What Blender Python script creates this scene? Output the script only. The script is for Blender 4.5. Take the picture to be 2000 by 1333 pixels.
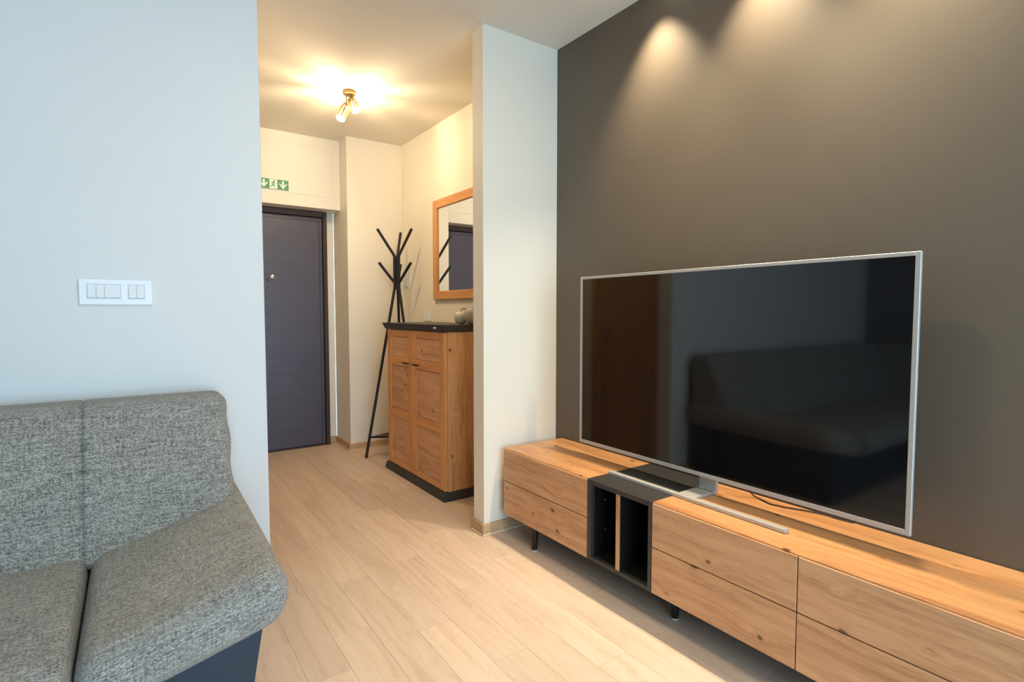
import bpy, bmesh, math, random
from mathutils import Vector, Matrix

for o in list(bpy.data.objects):
    bpy.data.objects.remove(o, do_unlink=True)
SC = bpy.context.scene
COL = SC.collection
R = math.radians
random.seed(7)

# ------------------------------------------------------------------ camera
FPX = 1055.0                                   # focal length in pixels of the 2000x1333 frame
YAW, PITCH = R(35.153), R(3.07)
cam = bpy.data.cameras.new('camera')
cam.sensor_width = 36.0
cam.lens = FPX / 2000.0 * 36.0
cam.clip_start = 0.02
cam_o = bpy.data.objects.new('camera', cam)
COL.objects.link(cam_o)
cam_o.location = (0, 0, 1.185)
cam_o.rotation_euler = (math.pi / 2 - PITCH, 0, -YAW)
SC.camera = cam_o

# ------------------------------------------------------------------ world, daylight, exposure
SKY_COL, SKY_STR = (0.50, 0.77, 1.0), 8.5
w = bpy.data.worlds.new('world')
SC.world = w
w.use_nodes = True
bg = w.node_tree.nodes['Background']
bg.inputs[0].default_value = (*SKY_COL, 1)
bg.inputs[1].default_value = SKY_STR

WIN = (-0.8, 1.9, 0.04, 2.20)                    # window opening in the wall behind the camera: x0 x1 z0 z1
Y_BACK = -2.1
pl = bpy.data.lights.new('window_portal', 'AREA')
pl.shape = 'RECTANGLE'
pl.size = WIN[1] - WIN[0]
pl.size_y = WIN[3] - WIN[2]
pl.cycles.is_portal = True
po = bpy.data.objects.new('window_portal', pl)
COL.objects.link(po)
po.location = ((WIN[0] + WIN[1]) / 2, Y_BACK - 0.02, (WIN[2] + WIN[3]) / 2)
po.rotation_euler = (R(90), 0, 0)               # -Z axis looks along +Y, into the room

DOWNLIGHT_W = 106.0
WARM = (1.0, 0.83, 0.58)
BULB_S = 9500.0
SPOT_LENS_S = 740.0
FILL_LAMP_S = 62.0

SC.view_settings.view_transform = 'Standard'
SC.view_settings.look = 'None'
SC.view_settings.gamma = 1.0
SC.view_settings.use_curve_mapping = False
SC.view_settings.exposure = 0.0

# ------------------------------------------------------------------ materials
def srgb(r, g, b):
    f = lambda c: (c / 255 / 12.92) if c / 255 <= 0.04045 else ((c / 255 + 0.055) / 1.055) ** 2.4
    return (f(r), f(g), f(b), 1)

class NT:
    def __init__(self, name):
        self.m = bpy.data.materials.new(name)
        self.m.use_nodes = True
        self.n = self.m.node_tree.nodes
        self.l = self.m.node_tree.links
        self.p = self.n['Principled BSDF']
    def node(self, t, **kw):
        n = self.n.new(t)
        for k, v in kw.items():
            if k.startswith('i_'):
                n.inputs[k[2:].replace('_', ' ')].default_value = v
            else:
                setattr(n, k, v)
        return n
    def link(self, a, b):
        self.l.new(a, b)
    def math(self, op, a, b=None):
        n = self.n.new('ShaderNodeMath'); n.operation = op
        for i, v in enumerate((a, b)):
            if v is None: continue
            if isinstance(v, (int, float)): n.inputs[i].default_value = v
            else: self.l.new(v, n.inputs[i])
        return n.outputs[0]
    def vmath(self, op, a, b=None):
        n = self.n.new('ShaderNodeVectorMath'); n.operation = op
        for i, v in enumerate((a, b)):
            if v is None: continue
            if isinstance(v, (tuple, list)): n.inputs[i].default_value = v
            else: self.l.new(v, n.inputs[i])
        return n.outputs[0]
    def mix(self, fac, a, b, blend='MIX'):
        n = self.n.new('ShaderNodeMix'); n.data_type = 'RGBA'; n.blend_type = blend
        for s, v in ((n.inputs[0], fac), (n.inputs[6], a), (n.inputs[7], b)):
            if isinstance(v, (int, float, tuple, list)): s.default_value = v
            else: self.l.new(v, s)
        return n.outputs[2]
    def ramp(self, fac, stops):
        n = self.n.new('ShaderNodeValToRGB')
        e = n.color_ramp.elements
        while len(e) < len(stops): e.new(0.5)
        for el, (p, c) in zip(e, stops):
            el.position = p
            el.color = c if len(c) == 4 else (*c, 1)
        self.l.new(fac, n.inputs[0])
        return n.outputs[0]
    def bump(self, h, strength=0.2, dist=0.002):
        b = self.node('ShaderNodeBump')
        b.inputs['Strength'].default_value = strength
        b.inputs['Distance'].default_value = dist
        self.l.new(h, b.inputs['Height'])
        self.l.new(b.outputs[0], self.p.inputs['Normal'])

def plain(name, col, rough=0.5, metal=0.0, bump=0.0, scale=200, var=0.03):
    t = NT(name)
    tc = t.node('ShaderNodeTexCoord')
    no = t.node('ShaderNodeTexNoise', i_Scale=scale, i_Detail=3.0)
    t.link(tc.outputs['Object'], no.inputs['Vector'])
    c = t.ramp(no.outputs[0], [(0.3, tuple(x * (1 - var) for x in col[:3])), (0.7, tuple(min(1, x * (1 + var)) for x in col[:3]))])
    t.link(c, t.p.inputs['Base Color'])
    t.p.inputs['Roughness'].default_value = rough
    t.p.inputs['Metallic'].default_value = metal
    if bump: t.bump(no.outputs[0], bump, 0.001)
    return t.m

def wood(name, base, dark, axis=1, grain=26.0, rough=0.45, knots=1.0, spread=0.12, contrast=1.0, flat=0):
    """oak: grain runs along the given object axis, a random shift per object, sparse dark knots"""
    t = NT(name)
    tc = t.node('ShaderNodeTexCoord')
    oi = t.node('ShaderNodeObjectInfo')
    off = t.node('ShaderNodeCombineXYZ')
    for i, k in enumerate((37.0, 91.0, 53.0)):
        t.link(t.math('MULTIPLY', oi.outputs['Random'], k), off.inputs[i])
    v = t.vmath('ADD', tc.outputs['Object'], off.outputs[0])
    st = [1.0, 1.0, 1.0]; st[axis] = 0.06
    # knots bend the grain round themselves
    kn = t.node('ShaderNodeTexVoronoi', voronoi_dimensions='2D', i_Scale=7.5)
    wob = t.node('ShaderNodeTexNoise', i_Scale=16.0, i_Detail=2.0)
    t.link(v, wob.inputs['Vector'])
    vs = t.node('ShaderNodeSeparateXYZ')
    t.link(v, vs.inputs[0])
    cross = [i for i in range(3) if i not in (axis, flat)][0]
    kc = t.node('ShaderNodeCombineXYZ')
    t.link(t.math('ADD', t.math('MULTIPLY', vs.outputs[axis], 0.62), t.math('MULTIPLY', wob.outputs[0], 0.03)), kc.inputs[0])
    t.link(t.math('ADD', vs.outputs[cross], t.math('MULTIPLY', wob.outputs[0], 0.03)), kc.inputs[1])
    t.link(kc.outputs[0], kn.inputs['Vector'])
    kd = kn.outputs['Distance']
    swirl = t.math('MULTIPLY', t.math('DIVIDE', 0.03, t.math('ADD', kd, 0.08)), 0.12)
    sv = t.node('ShaderNodeCombineXYZ')
    for i in range(3): t.link(swirl, sv.inputs[i])
    gv = t.vmath('MULTIPLY', t.vmath('ADD', v, sv.outputs[0]), tuple(st))
    n1 = t.node('ShaderNodeTexNoise', i_Scale=grain, i_Detail=5.0, i_Roughness=0.6)
    t.link(gv, n1.inputs['Vector'])
    n2 = t.node('ShaderNodeTexNoise', i_Scale=grain * 7, i_Detail=3.0)
    t.link(gv, n2.inputs['Vector'])
    n3 = t.node('ShaderNodeTexNoise', i_Scale=grain * 0.22, i_Detail=2.0)
    t.link(gv, n3.inputs['Vector'])
    f = t.math('ADD', t.math('MULTIPLY', n1.outputs[0], 0.6), t.math('ADD', t.math('MULTIPLY', n2.outputs[0], 0.2), t.math('MULTIPLY', n3.outputs[0], 0.2)))
    lo, hi = 0.5 - 0.13 / contrast, 0.5 + 0.13 / contrast
    c = t.ramp(f, [(max(0, lo), dark), (0.5, tuple(0.35 * d_ + 0.65 * b_ for d_, b_ in zip(dark, base))), (min(1, hi), base)])
    # tone of the single board
    tone = t.math('ADD', t.math('MULTIPLY', oi.outputs['Random'], spread), 1 - spread / 2)
    tv = t.node('ShaderNodeCombineColor')
    for i in range(3): t.link(tone, tv.inputs[i])
    c = t.mix(1.0, c, tv.outputs[0], 'MULTIPLY')
    if knots > 0:
        sp = t.node('ShaderNodeSeparateColor')
        t.link(kn.outputs['Color'], sp.inputs[0])
        size = t.math('MULTIPLY', t.math('MAXIMUM', t.math('SUBTRACT', sp.outputs[0], 0.3), 0.0), 0.17 * knots)
        core = t.math('SUBTRACT', 1.0, t.math('DIVIDE', kd, t.math('ADD', size, 0.0001)))
        core = t.math('MAXIMUM', core, 0.0)
        halo = t.math('MAXIMUM', t.math('SUBTRACT', 1.0, t.math('DIVIDE', kd, t.math('ADD', t.math('MULTIPLY', size, 3.5), 0.0001))), 0.0)
        c = t.mix(t.math('MULTIPLY', halo, 0.35), c, dark)
        c = t.mix(t.math('MINIMUM', t.math('MULTIPLY', core, 1.6), 0.85), c, (dark[0] * 0.22, dark[1] * 0.16, dark[2] * 0.12, 1))
    t.link(c, t.p.inputs['Base Color'])
    t.p.inputs['Roughness'].default_value = rough
    t.bump(f, 0.12, 0.001)
    return t.m

def fabric(name):
    t = NT(name)
    uv = t.node('ShaderNodeUVMap')
    sep = t.node('ShaderNodeSeparateXYZ')
    t.link(uv.outputs[0], sep.inputs[0])
    PU, PV = 1 / 0.0050, 1 / 0.0030
    row = t.math('FLOOR', t.math('MULTIPLY', sep.outputs[1], PV))
    su = t.math('ADD', t.math('MULTIPLY', sep.outputs[0], PU), t.math('MULTIPLY', row, 0.5))
    colm = t.math('FLOOR', su)
    fu = t.math('SUBTRACT', su, colm)
    fv = t.math('FRACT', t.math('MULTIPLY', sep.outputs[1], PV))
    cv = t.node('ShaderNodeCombineXYZ')
    t.link(colm, cv.inputs[0]); t.link(row, cv.inputs[1])
    wn = t.node('ShaderNodeTexWhiteNoise'); wn.noise_dimensions = '2D'
    t.link(cv.outputs[0], wn.inputs['Vector'])
    # slub streaks along both thread directions
    s1 = t.node('ShaderNodeTexNoise', i_Scale=1.0, i_Detail=3.0)
    t.link(t.vmath('MULTIPLY', uv.outputs[0], (10.0, 300.0, 1.0)), s1.inputs['Vector'])
    s2 = t.node('ShaderNodeTexNoise', i_Scale=1.0, i_Detail=3.0)
    t.link(t.vmath('MULTIPLY', uv.outputs[0], (260.0, 12.0, 1.0)), s2.inputs['Vector'])
    s3 = t.node('ShaderNodeTexNoise', i_Scale=9.0, i_Detail=3.0)
    t.link(uv.outputs[0], s3.inputs['Vector'])
    f = t.math('ADD', t.math('MULTIPLY', wn.outputs['Value'], 0.30),
               t.math('ADD', t.math('MULTIPLY', s1.outputs[0], 0.54),
                      t.math('ADD', t.math('MULTIPLY', s2.outputs[0], 0.30), t.math('MULTIPLY', s3.outputs[0], 0.06))))
    # the thread is round: dark gaps between stitches
    du = t.math('MULTIPLY', t.math('MULTIPLY', fu, t.math('SUBTRACT', 1.0, fu)), 4.0)
    dv = t.math('MULTIPLY', t.math('MULTIPLY', fv, t.math('SUBTRACT', 1.0, fv)), 4.0)
    h = t.math('POWER', t.math('MULTIPLY', du, dv), 0.5)
    c = t.ramp(f, [(0.36, srgb(100, 96, 91)), (0.60, srgb(178, 172, 162)), (0.90, srgb(240, 234, 222))])
    c = t.mix(t.math('MULTIPLY', t.math('SUBTRACT', 1.0, h), 0.75), c, srgb(40, 40, 42))
    t.link(c, t.p.inputs['Base Color'])
    t.p.inputs['Roughness'].default_value = 0.9
    t.p.inputs['Sheen Weight'].default_value = 0.2
    t.bump(h, 0.6, 0.002)
    return t.m

def paint(name, col, rough=0.6, flecks=False):
    t = NT(name)
    tc = t.node('ShaderNodeTexCoord')
    n = t.node('ShaderNodeTexNoise', i_Scale=90.0, i_Detail=4.0)
    t.link(tc.outputs['Object'], n.inputs['Vector'])
    n2 = t.node('ShaderNodeTexNoise', i_Scale=1.3, i_Detail=2.0)
    t.link(tc.outputs['Object'], n2.inputs['Vector'])
    c = t.ramp(n2.outputs[0], [(0.3, tuple(x * 0.97 for x in col[:3])), (0.7, col)])
    if flecks:
        v = t.node('ShaderNodeTexVoronoi', i_Scale=42.0)
        t.link(tc.outputs['Object'], v.inputs['Vector'])
        m = t.node('ShaderNodeTexNoise', i_Scale=2.2, i_Detail=3.0)
        t.link(tc.outputs['Object'], m.inputs['Vector'])
        sp = t.node('ShaderNodeSeparateColor')
        t.link(v.outputs['Color'], sp.inputs[0])
        k = t.math('LESS_THAN', v.outputs['Distance'], t.math('MULTIPLY', t.math('MAXIMUM', t.math('SUBTRACT', sp.outputs[0], 0.55), 0.0), 0.14))
        k = t.math('MULTIPLY', k, t.math('GREATER_THAN', m.outputs[0], 0.52))
        c = t.mix(t.math('MULTIPLY', k, 0.55), c, (0.6, 0.52, 0.4, 1))
    t.link(c, t.p.inputs['Base Color'])
    t.p.inputs['Roughness'].default_value = rough
    t.bump(n.outputs[0], 0.06, 0.001)
    return t.m

def emit(name, col, s):
    t = NT(name)
    t.p.inputs['Base Color'].default_value = (*col, 1)
    t.p.inputs['Emission Color'].default_value = (*col, 1)
    t.p.inputs['Emission Strength'].default_value = s
    return t.m

M = dict(
    white=paint('white_wall_paint', (0.80, 0.80, 0.79, 1)),
    cream=paint('cream_wall_paint', (0.84, 0.78, 0.67, 1)),
    ceil=paint('white_ceiling_paint', (0.80, 0.75, 0.66, 1), 0.8),
    darkwall=paint('dark_brown_wall_paint', srgb(98, 88, 76), 0.45, flecks=True),
    shadedwall=paint('shaded_wall_paint', srgb(120, 118, 118), 0.6),  # left wall: its dimness is put into this darker colour
    floorbase=plain('subfloor', srgb(120, 95, 70), 0.8),
    plank=wood('oak_floor', srgb(221, 197, 176), srgb(196, 168, 145), 1, 34, 0.40, 0.0, 0.15, 0.75, 2),
    skirting=wood('oak_skirting', srgb(205, 172, 132), srgb(168, 130, 92), 1, 40, 0.5, 0.0, 0.05),
    skirting_x=wood('oak_skirting_across', srgb(205, 172, 132), srgb(168, 130, 92), 0, 40, 0.5, 0.0, 0.05),
    skirting_light=plain('pale_oak_strip', srgb(222, 194, 160), 0.5),
    oak=wood('wild_oak', srgb(214, 166, 124), srgb(176, 126, 86), 1, 34, 0.45, 0.72, 0.08, 1.0, 0),
    oak_warm_top=wood('wild_oak_warm_top', srgb(212, 158, 106), srgb(172, 115, 72), 1, 30, 0.34, 0.7, 0.05, 1.0, 2),  # more orange than the fronts: warm light put into the colour
    oak_v=wood('wild_oak_upright', srgb(216, 166, 116), srgb(178, 126, 80), 2, 34, 0.45, 0.72, 0.06, 1.0, 1),
    oak_frame=wood('light_oak_frame', srgb(216, 158, 100), srgb(192, 130, 78), 2, 30, 0.45, 0.0, 0.06),
    oak_rail=wood('light_oak_rail', srgb(216, 158, 100), srgb(192, 130, 78), 1, 30, 0.45, 0.0, 0.06),
    black=plain('anthracite_laminate', srgb(52, 50, 49), 0.45, 0, 0.05),
    niche=plain('black_laminate', srgb(24, 23, 23), 0.4),
    metalblack=plain('black_metal', srgb(34, 30, 28), 0.4, 0.3),
    leather=plain('navy_leatherette', srgb(34, 50, 64), 0.38, 0, 0.15, 120),
    fabric=fabric('grey_tweed'),
    silver=plain('silver_aluminium', srgb(184, 181, 176), 0.40, 0.3),
    screen=plain('dark_glass_screen', srgb(10, 10, 12), 0.06),
    housing=plain('dark_plastic', srgb(28, 28, 30), 0.5),
    door=wood('dark_door_wood', srgb(80, 79, 97), srgb(70, 68, 83), 0, 55, 0.36, 0.0, 0.04, 0.7),
    doorframe=plain('dark_brown_steel', srgb(62, 44, 38), 0.4, 0, 0.05),
    oakdoor=wood('oak_veneer_door', srgb(190, 150, 104), srgb(160, 120, 80), 2, 24, 0.5, 0.0, 0.04),
    plastic=plain('white_plastic', srgb(240, 240, 240), 0.3),
    switchgrey=plain('pale_grey_plastic', srgb(196, 198, 200), 0.5),
    ceramic=plain('grey_white_ceramic', srgb(212, 208, 196), 0.25, var=0.06, scale=30),
    ceramic2=plain('grey_ceramic', srgb(176, 172, 162), 0.3, var=0.06, scale=30),
    stem=plain('brown_stem', srgb(120, 104, 84), 0.6),
    green=plain('sign_green', srgb(70, 140, 96), 0.5),
    signwhite=plain('sign_white', srgb(240, 240, 228), 0.5),
    brass=plain('brushed_brass', srgb(176, 146, 96), 0.35, 0.8),
    steel=plain('satin_steel', srgb(190, 188, 184), 0.3, 0.9),
    mirror=plain('mirror_glass', srgb(236, 238, 238), 0.01, 1.0, var=0.0),
    bulb=emit('glowing_bulb', (1.0, 0.78, 0.48), BULB_S),
    spotlens=emit('spot_lens', (1.0, 0.78, 0.48), SPOT_LENS_S),
    diffuser=emit('fill_lamp_diffuser', (1.0, 0.80, 0.50), FILL_LAMP_S),
    lens=emit('downlight_lens', (1.0, 0.85, 0.6), 12.0),
)

M['screen'].node_tree.nodes['Principled BSDF'].inputs['Specular IOR Level'].default_value = 0.85

# ------------------------------------------------------------------ mesh helpers
ORG = {}
def new_obj(name, bm, mat, parent=None, org=None, smooth=False):
    """world-space bmesh -> one object; a part is stored in its thing's space"""
    o3 = Vector(ORG[parent.name]) if parent else Vector(org or (0, 0, 0))
    bmesh.ops.recalc_face_normals(bm, faces=bm.faces)
    bm.transform(Matrix.Translation(-o3))
    me = bpy.data.meshes.new(name)
    bm.to_mesh(me); bm.free()
    me.materials.append(M[mat] if isinstance(mat, str) else mat)
    if smooth:
        for p in me.polygons: p.use_smooth = True
        if smooth != 'all':
            me.set_sharp_from_angle(angle=R(38))
    o = bpy.data.objects.new(name, me)
    COL.objects.link(o)
    if parent: o.parent = parent
    else: o.location = o3
    ORG[o.name] = tuple(o3)
    return o

def tag(o, label, cat, group=None):
    o['label'] = label; o['category'] = cat
    if group: o['group'] = group
    return o

def thing(name, label, cat, loc, group=None):
    o = bpy.data.objects.new(name, None)
    o.empty_display_size = 0.1
    COL.objects.link(o)
    o.location = loc
    ORG[o.name] = tuple(loc)
    return tag(o, label, cat, group)

def struct(name, bm, mat, org=None, parent=None):
    o = new_obj(name, bm, mat, parent, org)
    if not parent: o['kind'] = 'structure'
    return o

def box(bm, x0, x1, y0, y1, z0, z1, bev=0.0, seg=1):
    r = bmesh.ops.create_cube(bm, size=1.0)
    vs = r['verts']
    for v in vs:
        v.co = Vector(((x0 + x1) / 2 + v.co.x * (x1 - x0), (y0 + y1) / 2 + v.co.y * (y1 - y0), (z0 + z1) / 2 + v.co.z * (z1 - z0)))
    if bev:
        es = list({e for v in vs for e in v.link_edges})
        bmesh.ops.bevel(bm, geom=es, offset=bev, segments=seg, profile=0.5, affect='EDGES')
    return bm

def B(*a, **k):
    return box(bmesh.new(), *a, **k)

def prism(bm, pts, axis, a, b):
    """polygon pts (2-D) extruded along axis from a to b; axis 0: pts=(y,z), 1: (x,z), 2: (x,y)"""
    def mk(p, t):
        return {0: (t, p[0], p[1]), 1: (p[0], t, p[1]), 2: (p[0], p[1], t)}[axis]
    lo = [bm.verts.new(mk(p, a)) for p in pts]
    hi = [bm.verts.new(mk(p, b)) for p in pts]
    n = len(pts)
    caps = [bm.faces.new(lo), bm.faces.new(list(reversed(hi)))]
    for i in range(n):
        bm.faces.new((lo[i], hi[i], hi[(i + 1) % n], lo[(i + 1) % n]))
    if n > 4:
        bm.normal_update()
        bmesh.ops.triangulate(bm, faces=caps, ngon_method='EAR_CLIP')
    return bm

def tube(bm, pts, rad, seg=12):
    """tube through points, one radius or a list, mitred at the bends, capped"""
    pts = [Vector(p) for p in pts]
    rads = rad if isinstance(rad, (list, tuple)) else [rad] * len(pts)
    rings = []
    up = None
    for i, p in enumerate(pts):
        if i == 0: d = pts[1] - p
        elif i == len(pts) - 1: d = p - pts[i - 1]
        else: d = (pts[i + 1] - p).normalized() + (p - pts[i - 1]).normalized()
        d.normalize()
        if up is None:
            up = Vector((0, 0, 1)) if abs(d.z) < 0.9 else Vector((1, 0, 0))
        s = d.cross(up).normalized(); up = s.cross(d).normalized()
        rings.append([bm.verts.new(p + (s * math.cos(2 * math.pi * k / seg) + up * math.sin(2 * math.pi * k / seg)) * rads[i]) for k in range(seg)])
    for a, b in zip(rings, rings[1:]):
        for k in range(seg):
            bm.faces.new((a[k], a[(k + 1) % seg], b[(k + 1) % seg], b[k]))
    bm.faces.new(list(reversed(rings[0]))); bm.faces.new(rings[-1])
    return bm

def lathe(bm, prof, c, seg=24, d=(0, 0, 1)):
    """profile (radius, height) turned about axis d through c"""
    d = Vector(d).normalized()
    a = d.orthogonal().normalized(); b = d.cross(a)
    c = Vector(c)
    rings = []
    for r, h in prof:
        if r < 1e-6: rings.append([bm.verts.new(c + d * h)])
        else: rings.append([bm.verts.new(c + d * h + (a * math.cos(2 * math.pi * k / seg) + b * math.sin(2 * math.pi * k / seg)) * r) for k in range(seg)])
    for p, q in zip(rings, rings[1:]):
        for k in range(seg):
            f = [p[k % len(p)], p[(k + 1) % len(p)], q[(k + 1) % len(q)], q[k % len(q)]]
            u = []
            for x in f:
                if x not in u: u.append(x)
            if len(u) > 2: bm.faces.new(u)
    if len(rings[0]) > 2: bm.faces.new(list(reversed(rings[0])))
    if len(rings[-1]) > 2: bm.faces.new(rings[-1])
    return bm

def cushion(lo, hi, rad, step, warp=None, seams=()):
    """rounded box on a dense grid, UVs in metres, then bent by warp(x, y, z)"""
    lo, hi = Vector(lo), Vector(hi)
    rad = Vector(rad) if isinstance(rad, (tuple, list)) else Vector((rad,) * 3)
    bm = bmesh.new()
    uvl = bm.loops.layers.uv.new('UVMap')
    key = {}
    def lin(a, b, r):
        n = max(2, int((b - a - 2 * r) / step) + 1)
        e = 7
        s = [a + r - r * math.cos(math.pi / 2 * k / e) for k in range(e)]
        m = [a + r + (b - a - 2 * r) * k / n for k in range(n + 1)]
        return s + m + [b - r + r * math.sin(math.pi / 2 * k / e) for k in range(1, e + 1)]
    ax = [lin(lo[i], hi[i], rad[i]) for i in range(3)]
    for sx in seams:
        ax[0] = sorted([v for v in ax[0] if abs(v - sx) > 0.016] + [sx + q for q in (-0.015, -0.009, -0.005, -0.002, 0, 0.002, 0.005, 0.009, 0.015)])
    def vert(p):
        k = tuple(round(c, 6) for c in p)
        if k in key: return key[k]
        p = Vector(p)
        q = Vector([min(max(p[i], lo[i] + rad[i]), hi[i] - rad[i]) for i in range(3)])
        u = Vector([(p[i] - q[i]) / rad[i] for i in range(3)])
        if u.length > 1e-9:
            m = max(abs(c) for c in u)
            u = u.normalized() * m
            q = q + Vector([u[i] * rad[i] for i in range(3)])
        if warp: q = Vector(warp(*q))
        key[k] = bm.verts.new(q)
        return key[k]
    for d in range(3):
        e, f = [i for i in range(3) if i != d]
        for side in (lo[d], hi[d]):
            for i in range(len(ax[e]) - 1):
                for j in range(len(ax[f]) - 1):
                    ps = []
                    for (a, b) in ((i, j), (i + 1, j), (i + 1, j + 1), (i, j + 1)):
                        p = [0, 0, 0]; p[d] = side; p[e] = ax[e][a]; p[f] = ax[f][b]
                        ps.append(p)
                    vs = [vert(p) for p in ps]
                    if len(set(vs)) < 4: continue
                    try: fc = bm.faces.new(vs)
                    except ValueError: continue
                    for lp, p in zip(fc.loops, ps):
                        # continuous cloth: x across; y and z run on into each other
                        uvx = p[0] if d != 0 else p[1] + 0.37
                        uvy = (p[2] if d != 2 else p[1]) + 0.31 * d
                        lp[uvl].uv = (uvx + 3, uvy + 3)
    return bm

# ------------------------------------------------------------------ dimensions of the place
ZC = 2.645
XR = 1.99            # dark wall / right wall of the hall
XL = -2.66           # left wall
YP = 2.383           # face of the stub wall
YB = 2.50            # face of the wall behind the sofa
XE = 0.467           # free end of the wall behind the sofa
XH = 0.438           # left wall of the hall
YE = 4.52            # end wall of the hall
YD = 4.90            # wall that holds the entrance door
XN = 1.500           # right side of the door niche
YS = 4.70            # face of the panel above the door

# ------------------------------------------------------------------ floor of oak planks
fl = struct('floor', B(XL - 0.1, XR + 0.1, Y_BACK - 0.1, YD + 0.1, -0.10, -0.013), 'floorbase')
PW = 0.1355
x = 0.428 - PW * 23
forced = {1: [1.932], 2: [2.31, 2.845], 3: [1.79], 4: [2.36, 1.48], 8: [1.61]}
col_i = -23
while x < XR:
    x0, x1 = max(x, XL), min(x + PW, XR)
    if x1 - x0 > 0.02:
        rnd = random.Random(col_i * 17 + 3)
        cuts = list(forced.get(col_i, []))
        y = Y_BACK + rnd.uniform(0.3, 1.2)
        while y < YD - 0.25:
            if all(abs(y - c) > 0.45 for c in cuts): cuts.append(y)
            y += rnd.uniform(0.85, 1.35)
        cuts = [Y_BACK] + sorted(cuts) + [YD]
        for a, b in zip(cuts, cuts[1:]):
            if b - a < 0.05: continue
            if x0 > XN + 0.02 and a >= YE: continue
            cx, cy = (x0 + x1) / 2, (a + b) / 2
            g = 0.0003
            o = new_obj('plank', B(x0 + g - cx, x1 - g - cx, a + g - cy, b - g - cy, -0.013, 0.0, bev=0.0004), 'plank')
            o.location = (cx, cy, 0)
            o.parent = fl
    x += PW
    col_i += 1

# ------------------------------------------------------------------ shell
struct('ceiling', B(XL - 0.1, XR + 0.1, Y_BACK - 0.1, YD + 0.1, ZC, ZC + 0.1), 'ceil')
struct('wall_right', B(XR, XR + 0.1, Y_BACK - 0.1, YP + 0.05, -0.1, ZC), 'darkwall')
struct('wall_right_hall', B(XR, XR + 0.1, YP + 0.05, YD + 0.1, -0.1, ZC), 'cream')
struct('wall_stub', B(1.497, XR, YP, 2.487, 0, ZC, bev=0.002), 'cream')
struct('wall_front', B(XL, XE, YB, YB + 0.12, 0, ZC, bev=0.002), 'white')
struct('wall_left_hall', B(XH - 0.12, XH, YB + 0.12, YD, 0, ZC), 'cream')
struct('wall_left', B(XL - 0.1, XL, Y_BACK - 0.1, YB + 0.12, -0.1, ZC), 'shadedwall')
struct('wall_end', B(XN, XR, YE, YD, 0, ZC, bev=0.002), 'cream')
struct('wall_door', B(XH - 0.12, XN, YD, YD + 0.1, -0.1, ZC), 'cream')
struct('wall_lintel', B(XH, XN, YS, YD, 2.058, ZC, bev=0.002), 'cream')
# wall behind the camera with its window opening
bm = bmesh.new()
box(bm, XL, WIN[0], Y_BACK - 0.1, Y_BACK, 0, ZC)
box(bm, WIN[1], XR, Y_BACK - 0.1, Y_BACK, 0, ZC)
box(bm, WIN[0], WIN[1], Y_BACK - 0.1, Y_BACK, 0, WIN[2])
box(bm, WIN[0], WIN[1], Y_BACK - 0.1, Y_BACK, WIN[3], ZC)
struct('wall_back', bm, 'white')
wb = bmesh.new()
t_ = 0.06
box(wb, WIN[0], WIN[0] + t_, Y_BACK - 0.09, Y_BACK - 0.03, WIN[2], WIN[3])
box(wb, WIN[1] - t_, WIN[1], Y_BACK - 0.09, Y_BACK - 0.03, WIN[2], WIN[3])
box(wb, WIN[0] + t_, WIN[1] - t_, Y_BACK - 0.09, Y_BACK - 0.03, WIN[2], WIN[2] + t_)
box(wb, WIN[0] + t_, WIN[1] - t_, Y_BACK - 0.09, Y_BACK - 0.03, WIN[3] - t_, WIN[3])
box(wb, 0.51, 0.59, Y_BACK - 0.09, Y_BACK - 0.03, WIN[2] + t_, WIN[3] - t_)
struct('window_1', wb, 'plastic')

# skirting boards with a light quarter strip at the foot
def skirt(name, x0, x1, y0, y1, mat, dx=0.0, dy=0.0):
    s = struct(name, B(x0, x1, y0, y1, 0, 0.062, bev=0.002), mat)
    if dx or dy:
        bm = bmesh.new()
        if dy: box(bm, x0 - dx, x1, y0 - dy, y0 + 0.0005, 0, 0.013, bev=0.002)
        else: box(bm, x0 - dx, x0 + 0.0005, y0, y1, 0, 0.013, bev=0.002)
        new_obj('shoe_strip', bm, 'skirting_light', s)
    return s
T = 0.014
skirt('baseboard_stub_front', 1.497 - T, XR, YP - T, YP, 'skirting_x', 0.006, 0.006)
skirt('baseboard_stub_side', 1.497 - T, 1.497, YP, 2.487, 'skirting', 0.006)
skirt('baseboard_stub_back', 1.497 - T, XR, 2.487, 2.487 + T, 'skirting_x')
skirt('baseboard_end', XN - T, XR, YE - T, YE, 'skirting_x', 0.006, 0.006)
skirt('baseboard_niche', XN - T, XN, YE, YD - T, 'skirting', 0.006)
skirt('baseboard_door', 1.427, XN, YD - T, YD, 'skirting_x')
skirt('baseboard_right_hall', XR - T, XR, 2.487 + T, YE - T, 'skirting')
skirt('baseboard_front', XL, XE, YB - T, YB, 'skirting_x')
skirt('baseboard_right', XR - T, XR, Y_BACK, YP - T, 'skirting')
# thin hatch frame proud of the panel above the door
bm = bmesh.new()
hx0, hx1, hz0, hz1, hw = 0.60, 1.436, 2.160, 2.564, 0.006
box(bm, hx0, hx1, YS - 0.004, YS, hz1 - hw, hz1)
box(bm, hx0, hx1, YS - 0.004, YS, hz0, hz0 + hw)
box(bm, hx0, hx0 + hw, YS - 0.004, YS, hz0 + hw, hz1 - hw)
box(bm, hx1 - hw, hx1, YS - 0.004, YS, hz0 + hw, hz1 - hw)
struct('trim_1', bm, 'cream')

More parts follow.
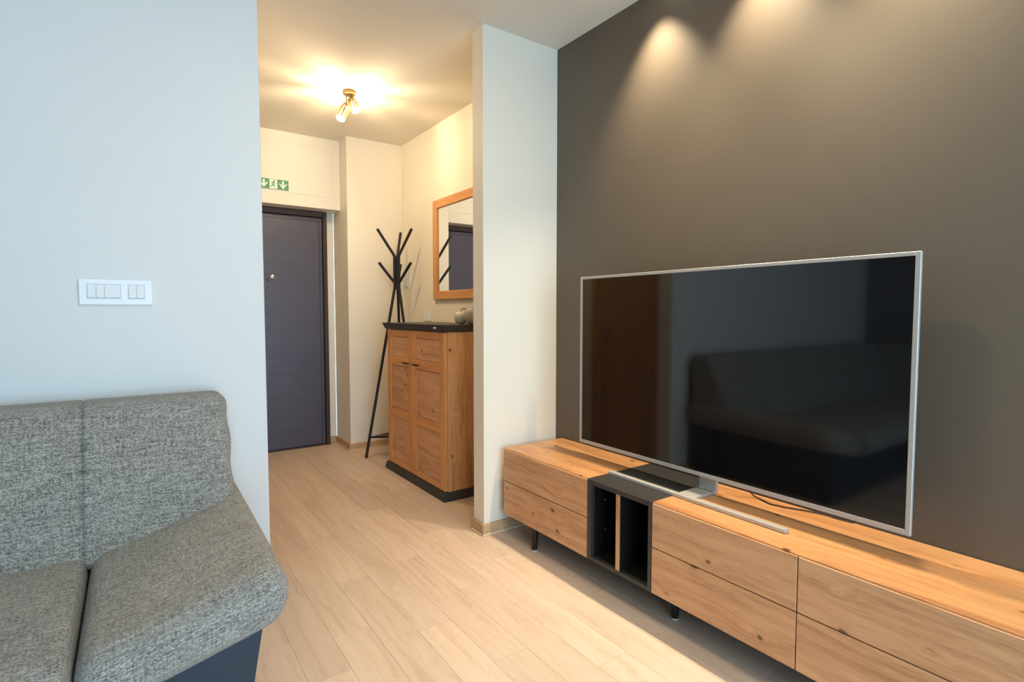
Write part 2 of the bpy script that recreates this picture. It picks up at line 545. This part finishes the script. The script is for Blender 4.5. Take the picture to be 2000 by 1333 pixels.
# ------------------------------------------------------------------ entrance door
d1 = struct('door_1', B(0.552, 1.389, YD - 0.035, YD - 0.001, 0.012, 2.004, bev=0.003), 'door', org=(0.97, YD, 0))
bm = bmesh.new()
box(bm, 1.392, 1.425, YD - 0.06, YD - 0.001, 0.0, 2.052, bev=0.003)
box(bm, 0.516, 0.549, YD - 0.06, YD - 0.001, 0.0, 2.052, bev=0.003)
box(bm, 0.549, 1.392, YD - 0.06, YD - 0.001, 2.008, 2.052, bev=0.003)
new_obj('door_frame', bm, 'doorframe', d1)
bm = bmesh.new()
box(bm, 1.360, 1.364, YD - 0.039, YD - 0.034, 0.02, 1.976)
box(bm, 0.578, 1.360, YD - 0.039, YD - 0.034, 1.972, 1.976)
new_obj('edge_bead', bm, 'doorframe', d1)
new_obj('threshold', B(0.549, 1.392, YD - 0.05, YD - 0.001, 0.0, 0.010, bev=0.002), 'doorframe', d1)
for zc in (1.69, 0.28):
    bm = tube(bmesh.new(), [(1.395, YD - 0.066, zc - 0.085), (1.395, YD - 0.066, zc + 0.085)], 0.009)
    new_obj('hinge', bm, 'doorframe', d1, smooth=True)
new_obj('peephole', lathe(bmesh.new(), [(0.0, 0.010), (0.012, 0.010), (0.019, 0.006), (0.021, 0.0)], (0.976, YD - 0.035, 1.480), 24, (0, -1, 0)), 'steel', d1, smooth=True)
new_obj('door_chain_keep', B(0.930, 0.946, YD - 0.042, YD - 0.035, 1.44, 1.462, bev=0.002), 'doorframe', d1)
bm = bmesh.new()
tube(bm, [(0.61, YD - 0.035, 1.02), (0.61, YD - 0.085, 1.02), (0.73, YD - 0.09, 1.02)], 0.009)
box(bm, 0.585, 0.635, YD - 0.043, YD - 0.034, 0.90, 1.12, bev=0.003)
new_obj('door_handle', bm, 'steel', d1, smooth=True)

# inner door in the left wall of the hall (seen in the television screen)
d2 = struct('door_2', B(XH + 0.001, XH + 0.014, 2.674, 3.24, 0.005, 2.02, bev=0.002), 'oakdoor', org=(XH, 2.92, 0))
bm = bmesh.new()
box(bm, XH + 0.0005, XH + 0.022, 2.622, 2.672, 0, 2.10, bev=0.003)
box(bm, XH + 0.0005, XH + 0.022, 3.242, 3.33, 0, 2.10, bev=0.003)
box(bm, XH + 0.0005, XH + 0.022, 2.672, 3.242, 2.022, 2.10, bev=0.003)
new_obj('door_frame', bm, 'oakdoor', d2)
bm = bmesh.new()
tube(bm, [(XH + 0.014, 3.18, 1.065), (XH + 0.055, 3.18, 1.065), (XH + 0.06, 3.06, 1.065)], 0.009)
lathe(bm, [(0.026, 0), (0.026, 0.008), (0.0, 0.008)], (XH + 0.014, 3.18, 1.065), 20, (1, 0, 0))
lathe(bm, [(0.024, 0), (0.024, 0.008), (0.0, 0.008)], (XH + 0.014, 3.18, 0.985), 20, (1, 0, 0))
new_obj('door_handle', bm, 'steel', d2, smooth=True)

# ------------------------------------------------------------------ exit sign above the door
sg = thing('exit_sign', 'green and white emergency exit sign with arrows above the entrance door', 'sign', (0.965, YS, 2.212))
sx0, sx1, sz0, sz1 = 0.850, 1.080, 2.172, 2.251
new_obj('plate', B(sx0, sx1, YS - 0.0055, YS - 0.0005, sz0, sz1), 'green', sg)
new_obj('pictogram_panel', B(0.936, 0.994, YS - 0.0065, YS - 0.0050, sz0 + 0.003, sz1 - 0.003), 'signwhite', sg)
def arrow(cx):
    c = (sz0 + sz1) / 2
    p = [(cx - 0.008, c + 0.030), (cx + 0.008, c + 0.030), (cx + 0.008, c - 0.006), (cx + 0.022, c + 0.010), (cx + 0.033, c + 0.010),
         (cx, c - 0.033), (cx - 0.033, c + 0.010), (cx - 0.022, c + 0.010), (cx - 0.008, c - 0.006)]
    bm = bmesh.new()
    prism(bm, p, 1, YS - 0.0070, YS - 0.0052)
    new_obj('arrow', bm, 'signwhite', sg)
arrow(1.038); arrow(0.893)
bm = bmesh.new()
yk = YS - 0.0080
def limb(a, b, r):
    tube(bm, [(a[0], yk, a[1]), (b[0], yk, b[1])], r, 8)
cx, cz = 0.965, 2.212
lathe(bm, [(0, -0.001), (0.006, -0.001), (0.006, 0.001), (0, 0.001)], (cx + 0.006, yk, cz + 0.026), 12, (0, 1, 0))
limb((cx + 0.003, cz + 0.017), (cx - 0.004, cz - 0.003), 0.0045)
limb((cx + 0.003, cz + 0.015), (cx + 0.017, cz + 0.006), 0.0022)
limb((cx + 0.003, cz + 0.015), (cx - 0.013, cz + 0.012), 0.0022)
limb((cx - 0.013, cz + 0.012), (cx - 0.018, cz + 0.002), 0.0022)
limb((cx - 0.004, cz - 0.003), (cx + 0.010, cz - 0.012), 0.0030)
limb((cx + 0.010, cz - 0.012), (cx + 0.006, cz - 0.029), 0.0026)
limb((cx - 0.004, cz - 0.003), (cx - 0.012, cz - 0.018), 0.0030)
limb((cx - 0.012, cz - 0.018), (cx - 0.024, cz - 0.020), 0.0026)
new_obj('running_figure', bm, 'green', sg)

# ------------------------------------------------------------------ television bench
XF = 1.585
bench = thing('tv_bench', 'long low oak television bench with six drawers and a black open niche', 'tv bench', (1.785, 1.28, 0))
Y0, YN1, YN0, YM, YR = 2.325, 1.685, 1.334, 0.787, 0.240
ZB, ZM, ZT = 0.120, 0.295, 0.469
bm = bmesh.new()
box(bm, XF + 0.028, XR - 0.006, YN1 + 0.001, Y0 - 0.001, ZB, ZT - 0.0125)
box(bm, XF + 0.028, XR - 0.006, YR + 0.001, YN0 - 0.001, ZB, ZT - 0.0125)
new_obj('carcass', bm, 'doorframe', bench)  # dark colour put in for the shadow between the drawer fronts
new_obj('top_panel', B(XF + 0.006, XR - 0.004, YN1 + 0.0005, Y0, ZT - 0.012, ZT, bev=0.0012), 'oak_warm_top', bench)
new_obj('top_panel', B(XF + 0.006, XR - 0.004, YR, YN0 - 0.0005, ZT - 0.012, ZT, bev=0.0012), 'oak_warm_top', bench)
new_obj('side_panel', B(XF + 0.004, XR - 0.006, Y0 - 0.0008, Y0 + 0.006, ZB, ZT - 0.012, bev=0.001), 'oak', bench)
for (a, b) in ((YN1, Y0 + 0.004), (YM, YN0), (YR, YM)):
    for (z0, z1) in ((ZB - 0.002, ZM - 0.002), (ZM + 0.002, ZT - 0.0055)):
        new_obj('drawer_front', B(XF, XF + 0.019, a + 0.0018, b - 0.0018, z0, z1, bev=0.0012), 'oak', bench)
# black open niche
tn = 0.022
bm = bmesh.new()
box(bm, XF - 0.002, XR - 0.006, YN1 - tn, YN1, ZB - 0.002, ZT + 0.001, bev=0.001)
box(bm, XF - 0.002, XR - 0.006, YN0, YN0 + tn - 0.006, ZB - 0.002, ZT + 0.001, bev=0.001)
box(bm, XF - 0.002, XR - 0.006, YN0 + tn - 0.006, YN1 - tn, ZT - 0.021, ZT + 0.001, bev=0.001)
box(bm, XF - 0.002, XR - 0.006, YN0 + tn - 0.006, YN1 - tn, ZB - 0.002, ZB + 0.014, bev=0.001)
ni = new_obj('open_niche', bm, 'black', bench)
bm = bmesh.new()
ya, yb = YN0 + tn - 0.006, YN1 - tn
box(bm, XF + 0.02, XR - 0.03, yb - 0.0008, yb - 0.0001, ZB + 0.015, ZT - 0.022)
box(bm, XF + 0.02, XR - 0.03, ya + 0.0001, ya + 0.0008, ZB + 0.015, ZT - 0.022)
box(bm, XF + 0.02, XR - 0.03, ya + 0.001, yb - 0.001, ZB + 0.0141, ZB + 0.0148)
box(bm, XR - 0.03, XR - 0.02, ya + 0.001, yb - 0.001, ZB + 0.015, ZT - 0.022)
new_obj('niche_lining', bm, 'niche', ni)
dv = new_obj('divider', B(XF + 0.003, XR - 0.031, 1.4975, 1.5185, ZB + 0.015, ZT - 0.0215), 'niche', bench)
new_obj('edge_strip', B(XF + 0.0005, XF + 0.003, 1.4975, 1.5185, ZB + 0.0145, ZT - 0.0215), 'oak_v', dv)
for (px_, pz_) in ((1.665, 0.368), (1.668, 0.235)):
    new_obj('shelf_pin', tube(bmesh.new(), [(px_, yb - 0.0008, pz_), (px_, yb - 0.009, pz_)], 0.0035, 10), 'steel', ni, smooth=True)
for (px_, pz_) in ((1.640, 0.425), (1.648, 0.30), (1.645, 0.175)):
    new_obj('hole_cap', lathe(bmesh.new(), [(0.007, 0), (0.006, 0.002), (0, 0.0015)], (px_, yb - 0.0008, pz_), 14, (0, -1, 0)), 'housing', ni, smooth=True)
for (lx, ly) in ((1.606, 2.085), (1.685, 1.297), (1.618, 0.42), (1.93, 2.14), (1.93, 1.297), (1.93, 0.42)):
    lg = new_obj('leg', tube(bmesh.new(), [(lx, ly, 0.004), (lx, ly, ZB - 0.001)], [0.013, 0.021], 20), 'metalblack', bench, smooth=True)
    new_obj('foot_pad', tube(bmesh.new(), [(lx, ly, 0.0), (lx, ly, 0.004)], 0.0125, 20), 'plastic', lg)

# ------------------------------------------------------------------ television
XT = 1.81
tv = thing('television', 'large flat television with slim silver frame standing on the oak bench', 'television', (1.80, 1.285, ZT))
ty0, ty1, tz0, tz1 = 0.584, 1.987, 0.539, 1.356
iy0, iy1, iz0, iz1 = 0.598, 1.971, 0.556, 1.344
XB = XT + 0.013
bm = bmesh.new()
box(bm, XT, XB, ty0, iy0, tz0, tz1, bev=0.0012)
box(bm, XT, XB, iy1, ty1, tz0, tz1, bev=0.0012)
box(bm, XT, XB, iy0, iy1, tz0, iz0, bev=0.0012)
box(bm, XT, XB, iy0, iy1, iz1, tz1, bev=0.0012)
new_obj('frame', bm, 'silver', tv)
new_obj('screen', B(XT + 0.0015, XB - 0.002, iy0, iy1, iz0, iz1), 'screen', tv)
bm = B(XB - 0.001, XT + 0.045, ty0 + 0.012, ty1 - 0.012, tz0 + 0.012, tz1 - 0.012, bev=0.004)
new_obj('rear_housing', bm, 'housing', tv)
st = new_obj('stand_bar', B(1.700, 1.724, 0.886, 1.678, ZT + 0.0012, ZT + 0.015, bev=0.0015), 'silver', tv)
bm = bmesh.new()
box(bm, 1.724, 1.876, 1.248, 1.322, ZT + 0.0012, ZT + 0.0125, bev=0.001)
box(bm, 1.857, 1.876, 1.248, 1.322, ZT + 0.0125, ZT + 0.150)
new_obj('stand_neck', bm, 'silver', tv)
cb = [(1.868, 1.20, 0.62), (1.915, 1.17, 0.52), (1.945, 1.14, 0.476), (1.935, 1.10, 0.473), (1.918, 1.06, 0.473), (1.930, 1.01, 0.473), (1.955, 0.96, 0.473), (1.972, 0.90, 0.473), (1.976, 0.80, 0.473)]
new_obj('power_cable', tube(bmesh.new(), cb, 0.0026, 8), 'housing', tv, smooth='all')

# ------------------------------------------------------------------ hall cabinet
CX = 1.575
cy0, cy1 = 2.962, 3.868
cab = thing('shoe_cabinet', 'tall two-door oak cabinet with dark top and plinth in the hallway', 'cabinet', (1.77, 3.415, 0))
xb = XR - 0.018
new_obj('carcass', B(CX + 0.022, xb, cy0, cy1, 0.052, 1.060, bev=0.001), 'oak_v', cab)
def frustum(x0a, x0b, y0a, y0b, y1a, y1b, z0, z1):
    bm = bmesh.new()
    lo = [bm.verts.new(p) for p in ((x0a, y0a, z0), (xb, y0a, z0), (xb, y1a, z0), (x0a, y1a, z0))]
    hi = [bm.verts.new(p) for p in ((x0b, y0b, z1), (xb, y0b, z1), (xb, y1b, z1), (x0b, y1b, z1))]
    bm.faces.new(lo); bm.faces.new(hi)
    for i in range(4): bm.faces.new((lo[i], lo[(i + 1) % 4], hi[(i + 1) % 4], hi[i]))
    bmesh.ops.bevel(bm, geom=bm.edges[:], offset=0.0012, segments=1, affect='EDGES')
    return bm
new_obj('plinth', frustum(CX - 0.022, CX - 0.010, cy0 - 0.026, cy0 - 0.012, cy1 + 0.026, cy1 + 0.012, 0.0, 0.052), 'black', cab)
new_obj('top', frustum(CX - 0.012, CX - 0.030, cy0 - 0.014, cy0 - 0.034, cy1 + 0.014, cy1 + 0.034, 1.062, 1.106), 'black', cab)
new_obj('price_label', B(CX - 0.024, CX - 0.0225, 3.030, 3.062, 1.080, 1.093), 'plastic', cab)
ym = 3.432
def cab_door(a, b, handle_y):
    d = new_obj('door', B(CX + 0.0125, CX + 0.020, a, b, 0.056, 1.057), 'oak_rail', cab)
    s = 0.060
    rails = [(0.056, 0.105), (0.400, 0.452), (0.792, 0.850), (1.008, 1.057)]
    rails = [(0.056, 0.100), (0.415, 0.475), (0.800, 0.860), (1.010, 1.057)]
    for (y0, y1) in ((a, a + s), (b - s, b)):
        new_obj('stile', B(CX, CX + 0.013, y0, y1, 0.056, 1.057, bev=0.0012), 'oak_frame', d)
    for (z0, z1) in rails:
        new_obj('rail', B(CX, CX + 0.013, a + s + 0.0004, b - s - 0.0004, z0, z1, bev=0.0012), 'oak_rail', d)
    for (z0, z1) in ((0.100, 0.415), (0.475, 0.800), (0.860, 1.010)):
        new_obj('panel', B(CX + 0.0045, CX + 0.013, a + s + 0.003, b - s - 0.003, z0 + 0.003, z1 - 0.003, bev=0.001), 'oak', d)
    bm = bmesh.new()
    box(bm, CX - 0.024, CX - 0.014, handle_y - 0.042, handle_y + 0.042, 0.822, 0.832, bev=0.002)
    for s_ in (-0.026, 0.026):
        tube(bm, [(CX - 0.015, handle_y + s_, 0.827), (CX, handle_y + s_, 0.827)], 0.004, 8)
    new_obj('handle', bm, 'metalblack', d)
cab_door(cy0 + 0.0015, ym - 0.0015, 3.352)
cab_door(ym + 0.0015, cy1 - 0.0015, 3.512)

# ------------------------------------------------------------------ ceramic apples on the cabinet
def apple(label, c, s, mat):
    a = thing('ceramic_apple', label, 'ornament', c, 'ceramic apples on the hall cabinet')
    prof = [(0.0, 0.004), (0.018, 0.0), (0.030, 0.006), (0.041, 0.024), (0.046, 0.046), (0.043, 0.064), (0.034, 0.077), (0.022, 0.082), (0.010, 0.078), (0.0, 0.072)]
    new_obj('body', lathe(bmesh.new(), [(r * s, h * s) for r, h in prof], c, 28), mat, a, smooth='all')
    p = [(c[0], c[1], c[2] + 0.070 * s), (c[0], c[1] - 0.002 * s, c[2] + 0.088 * s), (c[0] + 0.006 * s, c[1] - 0.014 * s, c[2] + 0.102 * s), (c[0] + 0.016 * s, c[1] - 0.030 * s, c[2] + 0.102 * s)]
    new_obj('stem', tube(bmesh.new(), p, [0.003 * s, 0.003 * s, 0.0034 * s, 0.004 * s], 10), 'stem', a, smooth='all')
apple('pale ceramic apple with curved stem on the cabinet, the one fully in view', (1.775, 3.105, 1.106), 1.0, 'ceramic')
apple('greyer ceramic apple half hidden behind the white stub wall edge', (1.80, 2.99, 1.106), 1.3, 'ceramic2')

# ------------------------------------------------------------------ wall mirror
mi = thing('wall_mirror', 'rectangular wall mirror in an oak frame above the hall cabinet', 'mirror', (XR, 3.42, 1.282))
my0, my1, mz0, mz1, fw = 2.955, 3.882, 1.282, 2.055, 0.066
for (y0, y1, z0, z1, mt) in ((my0, my0 + fw, mz0, mz1, 'oak_frame'), (my1 - fw, my1, mz0, mz1, 'oak_frame'),
                             (my0 + fw, my1 - fw, mz0, mz0 + fw, 'oak_rail'), (my0 + fw, my1 - fw, mz1 - fw, mz1, 'oak_rail')):
    new_obj('frame_rail', B(XR - 0.024, XR - 0.002, y0, y1, z0, z1, bev=0.003), mt, mi)
new_obj('glass', B(XR - 0.012, XR - 0.003, my0 + fw, my1 - fw, mz0 + fw, mz1 - fw), 'mirror', mi)

# ------------------------------------------------------------------ coat stand
rk = thing('coat_stand', 'black metal three-legged coat stand beside the hall cabinet', 'coat stand', (1.80, 4.20, 0))
RC = Vector((1.80, 4.20, 0))
fwd = Vector((math.sin(YAW), math.cos(YAW), 0)); rgt = Vector((math.cos(YAW), -math.sin(YAW), 0))
dirs = [fwd, -0.866 * rgt - 0.5 * fwd, 0.866 * rgt - 0.5 * fwd]
feet = [0.20, 0.275, 0.24]
for d, fr in zip(dirs, feet):
    d = d.normalized()
    P = lambda r, z: RC + d * r + Vector((0, 0, z))
    c0 = 0.021
    new_obj('pole', tube(bmesh.new(), [P(fr, 0.0), P(c0 + 0.002, 1.375), P(c0, 1.385), P(c0, 1.640), P(c0 + 0.003, 1.650), P(0.160, 1.855)], 0.0115, 14), 'metalblack', rk, smooth=True)
    new_obj('coat_hook', tube(bmesh.new(), [P(c0 + 0.004, 1.430), P(0.150, 1.585)], 0.0115, 14), 'metalblack', rk, smooth=True)
bm = tube(bmesh.new(), [RC + Vector((0, 0, 1.372)), RC + Vector((0, 0, 1.642))], 0.013, 14)
new_obj('core', bm, 'metalblack', rk, smooth=True)
tri = []
for d, fr in zip(dirs, feet):
    k = c_ = 0.165 / 1.375
    tri.append(RC + d.normalized() * (fr * (1 - k) + 0.023 * k - 0.012))
bm = bmesh.new()
prism(bm, [(p.x, p.y) for p in tri], 2, 0.158, 0.172)
new_obj('umbrella_shelf', bm, 'metalblack', rk)

# ------------------------------------------------------------------ light switch on the wall behind the sofa
sw = thing('light_switch', 'wide white light switch plate with five rockers above the sofa', 'light switch', (-0.042, YB, 1.259))
new_obj('plate', B(-0.153, 0.070, YB - 0.009, YB - 0.0003, 1.211, 1.307, bev=0.003, seg=2), 'plastic', sw)
for (a, b) in ((-0.129, -0.028), (-0.007, 0.046)):
    new_obj('module_frame', B(a, b, YB - 0.0096, YB - 0.0085, 1.235, 1.288), 'switchgrey', sw)
for (a, b) in ((-0.127, -0.1030), (-0.1015, -0.0785), (-0.077, -0.030), (-0.005, 0.0190), (0.0205, 0.044)):
    bm = bmesh.new()
    prism(bm, [(YB - 0.0092, 1.238), (YB - 0.0160, 1.238), (YB - 0.0105, 1.286), (YB - 0.0092, 1.286)], 0, a, b)
    new_obj('rocker', bm, 'plastic', sw)

wp = thing('wall_socket', 'small square white wall plate below the mirror by the coat stand', 'wall plate', (XR, 4.02, 1.155))
new_obj('plate', B(XR - 0.008, XR - 0.0003, 3.95, 4.09, 1.11, 1.20, bev=0.003), 'white', wp)
new_obj('insert', B(XR - 0.0095, XR - 0.0075, 3.985, 4.055, 1.125, 1.185, bev=0.001), 'white', wp)
ic = thing('intercom', 'narrow cream wall intercom in the corner behind the coat stand', 'intercom', (XR, 4.43, 1.49))
new_obj('housing', B(XR - 0.022, XR - 0.0003, 4.395, 4.462, 1.40, 1.585, bev=0.004), 'white', ic)
new_obj('handset', B(XR - 0.034, XR - 0.0225, 4.400, 4.425, 1.41, 1.575, bev=0.004), 'white', ic)

# ------------------------------------------------------------------ corner sofa
sf = thing('corner_sofa', 'grey tweed corner sofa with navy leatherette base against the pale wall', 'sofa', (-0.6, 1.9, 0))
ZS = 0.412
def back_warp(x, y, z):
    t = min(max((z - 0.38) / 0.46, 0), 1)
    front = 2.105 + 0.20 * t ** 0.9
    k = (2.46 - y) / (2.46 - 2.10)               # 1 at the front, 0 at the rear
    bulge = 0.018 * math.sin(math.pi * t) * k
    y2 = 2.47 - (2.47 - front) * k - bulge
    groove = sum(math.exp(-((x - q) / 0.0045) ** 2) for q in SEAMS) * 0.012
    return (x + 0.004 * math.sin(z * 38) * (1 if x > 0.2 else 0), y2 + groove * k, z - groove * 0.5 * t)
SEAMS = (-0.148, -0.96, -1.77)
new_obj('back_cushion', cushion((-2.50, 2.10, 0.36), (0.292, 2.46, 0.873), (0.045, 0.07, 0.055), 0.03, back_warp, SEAMS), 'fabric', sf, smooth='all')
new_obj('back_shell', B(-2.60, 0.283, 2.30, 2.478, 0.05, 0.820, bev=0.02, seg=3), 'leather', sf, smooth=True)
def seat_warp(x, y, z):
    fz = 0.012 * math.sin(math.pi * min(max((y - 1.47) / 0.7, 0), 1)) if z > 0.35 else 0
    return (x, y, z + fz)
new_obj('seat_cushion', cushion((-1.60, 1.455, 0.255), (-0.137, 2.24, ZS), (0.022, 0.075, 0.070), 0.035, seat_warp), 'fabric', sf, smooth='all')
def arm_warp(x, y, z):
    u = max(0.0, (x + 0.133) / 0.458)
    rise = 0.105 * u ** 1.15
    front = min(max((y - 1.47) / 0.9, 0), 1)
    rise += 0.02 * front * u
    out = 0.012 * math.sin(math.pi * min(max((z - 0.26) / 0.16, 0), 1)) * (1 if x > 0.2 else 0)
    return (x + out, y, z + rise)
new_obj('armrest', cushion((-0.133, 1.470, 0.255), (0.318, 2.475, ZS), (0.05, 0.070, 0.070), 0.03, arm_warp), 'fabric', sf, smooth='all')
# navy base, its outer side leaning in towards the floor
bm = bmesh.new()
n = 10
prof_top = [(-1.6 + (0.255 + 1.6) * i / n) for i in range(n + 1)]
pts = [(-1.60, 0.045), (0.205, 0.045), (0.262, 0.39)] + [(xx, 0.30 + 0.105 * max(0, (xx + 0.133) / 0.458) ** 1.15) for xx in (0.20, 0.1, 0.0, -0.1, -0.14)] + [(-1.60, 0.30)]
prism(bm, pts, 1, 1.500, 2.47)
new_obj('base', bm, 'leather', sf)
# return of the corner along the left wall
def backl_warp(x, y, z):
    t = min(max((z - 0.38) / 0.46, 0), 1)
    k = (x + 2.62) / 0.36
    front = -2.26 - 0.20 * t
    return (-2.63 + (front + 2.63) * k, y, z)
new_obj('back_cushion', cushion((-2.62, 0.45, 0.36), (-2.26, 2.44, 0.872), (0.07, 0.05, 0.055), 0.06, backl_warp), 'fabric', sf, smooth='all')
new_obj('seat_cushion', cushion((-2.40, 0.45, 0.255), (-1.603, 2.24, ZS), (0.05, 0.05, 0.07), 0.06), 'fabric', sf, smooth='all')
new_obj('base', B(-2.62, -1.61, 0.50, 2.46, 0.045, 0.30, bev=0.01), 'leather', sf)
for (lx, ly) in ((0.15, 1.56), (0.15, 2.40), (-1.5, 1.56), (-1.70, 0.58), (-2.55, 0.58), (-2.55, 2.40)):
    new_obj('foot', tube(bmesh.new(), [(lx, ly, 0), (lx, ly, 0.0455)], [0.02, 0.025], 14), 'metalblack', sf, smooth=True)

# ------------------------------------------------------------------ hall ceiling lamp with two spot heads
LX, LY = 1.226, 3.61
lamp = thing('ceiling_spotlight', 'small brass ceiling lamp with two glowing spot heads in the hallway', 'ceiling lamp', (LX, LY, ZC))
new_obj('canopy', lathe(bmesh.new(), [(0.0, -0.026), (0.036, -0.026), (0.042, -0.020), (0.042, 0.0), (0.0, 0.0)], (LX, LY, ZC - 0.0002), 28), 'brass', lamp, smooth=True)
def spot(tip, piv):
    tip, piv = Vector(tip), Vector(piv)
    d = (tip - piv).normalized()
    new_obj('arm', tube(bmesh.new(), [(piv.x, piv.y, ZC - 0.024), piv], 0.005, 10), 'brass', lamp, smooth=True)
    bm = bmesh.new()
    lathe(bm, [(0.0, -0.012), (0.018, -0.012), (0.024, -0.004), (0.026, 0.016), (0.022, 0.018), (0.0, 0.018)], piv, 20, d)
    L = (tip - piv).length
    a = d.orthogonal().normalized(); b = d.cross(a)
    h = new_obj('spot_head', bm, 'brass', lamp, smooth=True)
    # fins added round the bulb only to cast rays on the ceiling
    fb = bmesh.new()
    NF = 8
    for k in range(NF):
        an = 2 * math.pi * (k + 0.3) / NF
        r = a * math.cos(an) + b * math.sin(an)
        s = d.cross(r)
        q = []
        for (rr, hh) in ((0.020, 0.012), (0.030, 0.012), (0.030, L - 0.002), (0.020, L - 0.002)):
            for sg_ in (-1, 1):
                q.append(fb.verts.new(piv + r * rr + d * hh + s * ((0.0045 if k % 2 else 0.0028) * sg_)))
        for i in (0, 2, 4): fb.faces.new((q[i], q[i + 1], q[i + 3], q[i + 2]))
        fb.faces.new((q[6], q[7], q[1], q[0]))
        fb.faces.new((q[0], q[2], q[4], q[6])); fb.faces.new((q[1], q[3], q[5], q[7]))
    new_obj('ray_fins', fb, 'brass', h)
    bm = bmesh.new()
    bmesh.ops.create_uvsphere(bm, u_segments=14, v_segments=8, radius=0.005, matrix=Matrix.Translation(piv + d * (L * 0.62)))
    new_obj('bulb', bm, 'bulb', h, smooth='all')
    cap = [(0.027 * math.cos(R(t)), 0.012 * math.sin(R(t))) for t in range(0, 90, 18)] + [(0.0, 0.012)]
    new_obj('lens', lathe(bmesh.new(), [(0.0, -0.002), (0.027, -0.002)] + cap, tip, 24, d), 'spotlens', h, smooth=True)
spot((1.160, 3.60, 2.452), (1.205, 3.61, 2.545))
spot((1.268, 3.60, 2.524), (1.238, 3.61, 2.590))

# ------------------------------------------------------------------ recessed downlights along the dark wall
def downlight(y, label, power):
    xk = 1.872
    d = thing('recessed_downlight', label, 'downlight', (xk, y, ZC), 'downlights along the dark wall')
    new_obj('trim_ring', lathe(bmesh.new(), [(0.026, -0.001), (0.028, -0.005), (0.040, -0.004), (0.043, 0.0)], (xk, y, ZC - 0.0001), 28), 'plastic', d, smooth=True)
    new_obj('lens', lathe(bmesh.new(), [(0.0, -0.002), (0.026, -0.002), (0.026, -0.0005), (0.0, -0.0005)], (xk, y, ZC), 24), 'lens', d)
    l = bpy.data.lights.new('downlight_beam', 'SPOT')
    l.energy = power; l.color = WARM
    l.spot_size = R(84); l.spot_blend = 1.0; l.shadow_soft_size = 0.022
    lo = bpy.data.objects.new('downlight_beam', l)
    COL.objects.link(lo)
    lo.parent = d
    lo.location = (0, 0, -0.012)
downlight(1.66, 'recessed ceiling downlight nearest the white stub wall', DOWNLIGHT_W)
downlight(1.16, 'middle recessed ceiling downlight above the television', DOWNLIGHT_W)
downlight(0.66, 'recessed ceiling downlight farthest from the stub wall', DOWNLIGHT_W)

# ------------------------------------------------------------------ added lamp, unseen above the frame, gives warm fill light
rl = thing('added_fill_lamp', 'added warm fill lamp on the living room ceiling, out of view', 'ceiling lamp', (0.95, 1.15, ZC))
new_obj('rim', lathe(bmesh.new(), [(0.185, -0.05), (0.200, -0.05), (0.205, 0.0), (0.190, 0.0)], (0.95, 1.15, ZC - 0.0002), 40), 'silver', rl, smooth=True)
new_obj('diffuser', lathe(bmesh.new(), [(0.0, -0.062), (0.10, -0.058), (0.184, -0.045), (0.184, -0.04), (0.0, -0.04)], (0.95, 1.15, ZC), 40), 'diffuser', rl, smooth=True)
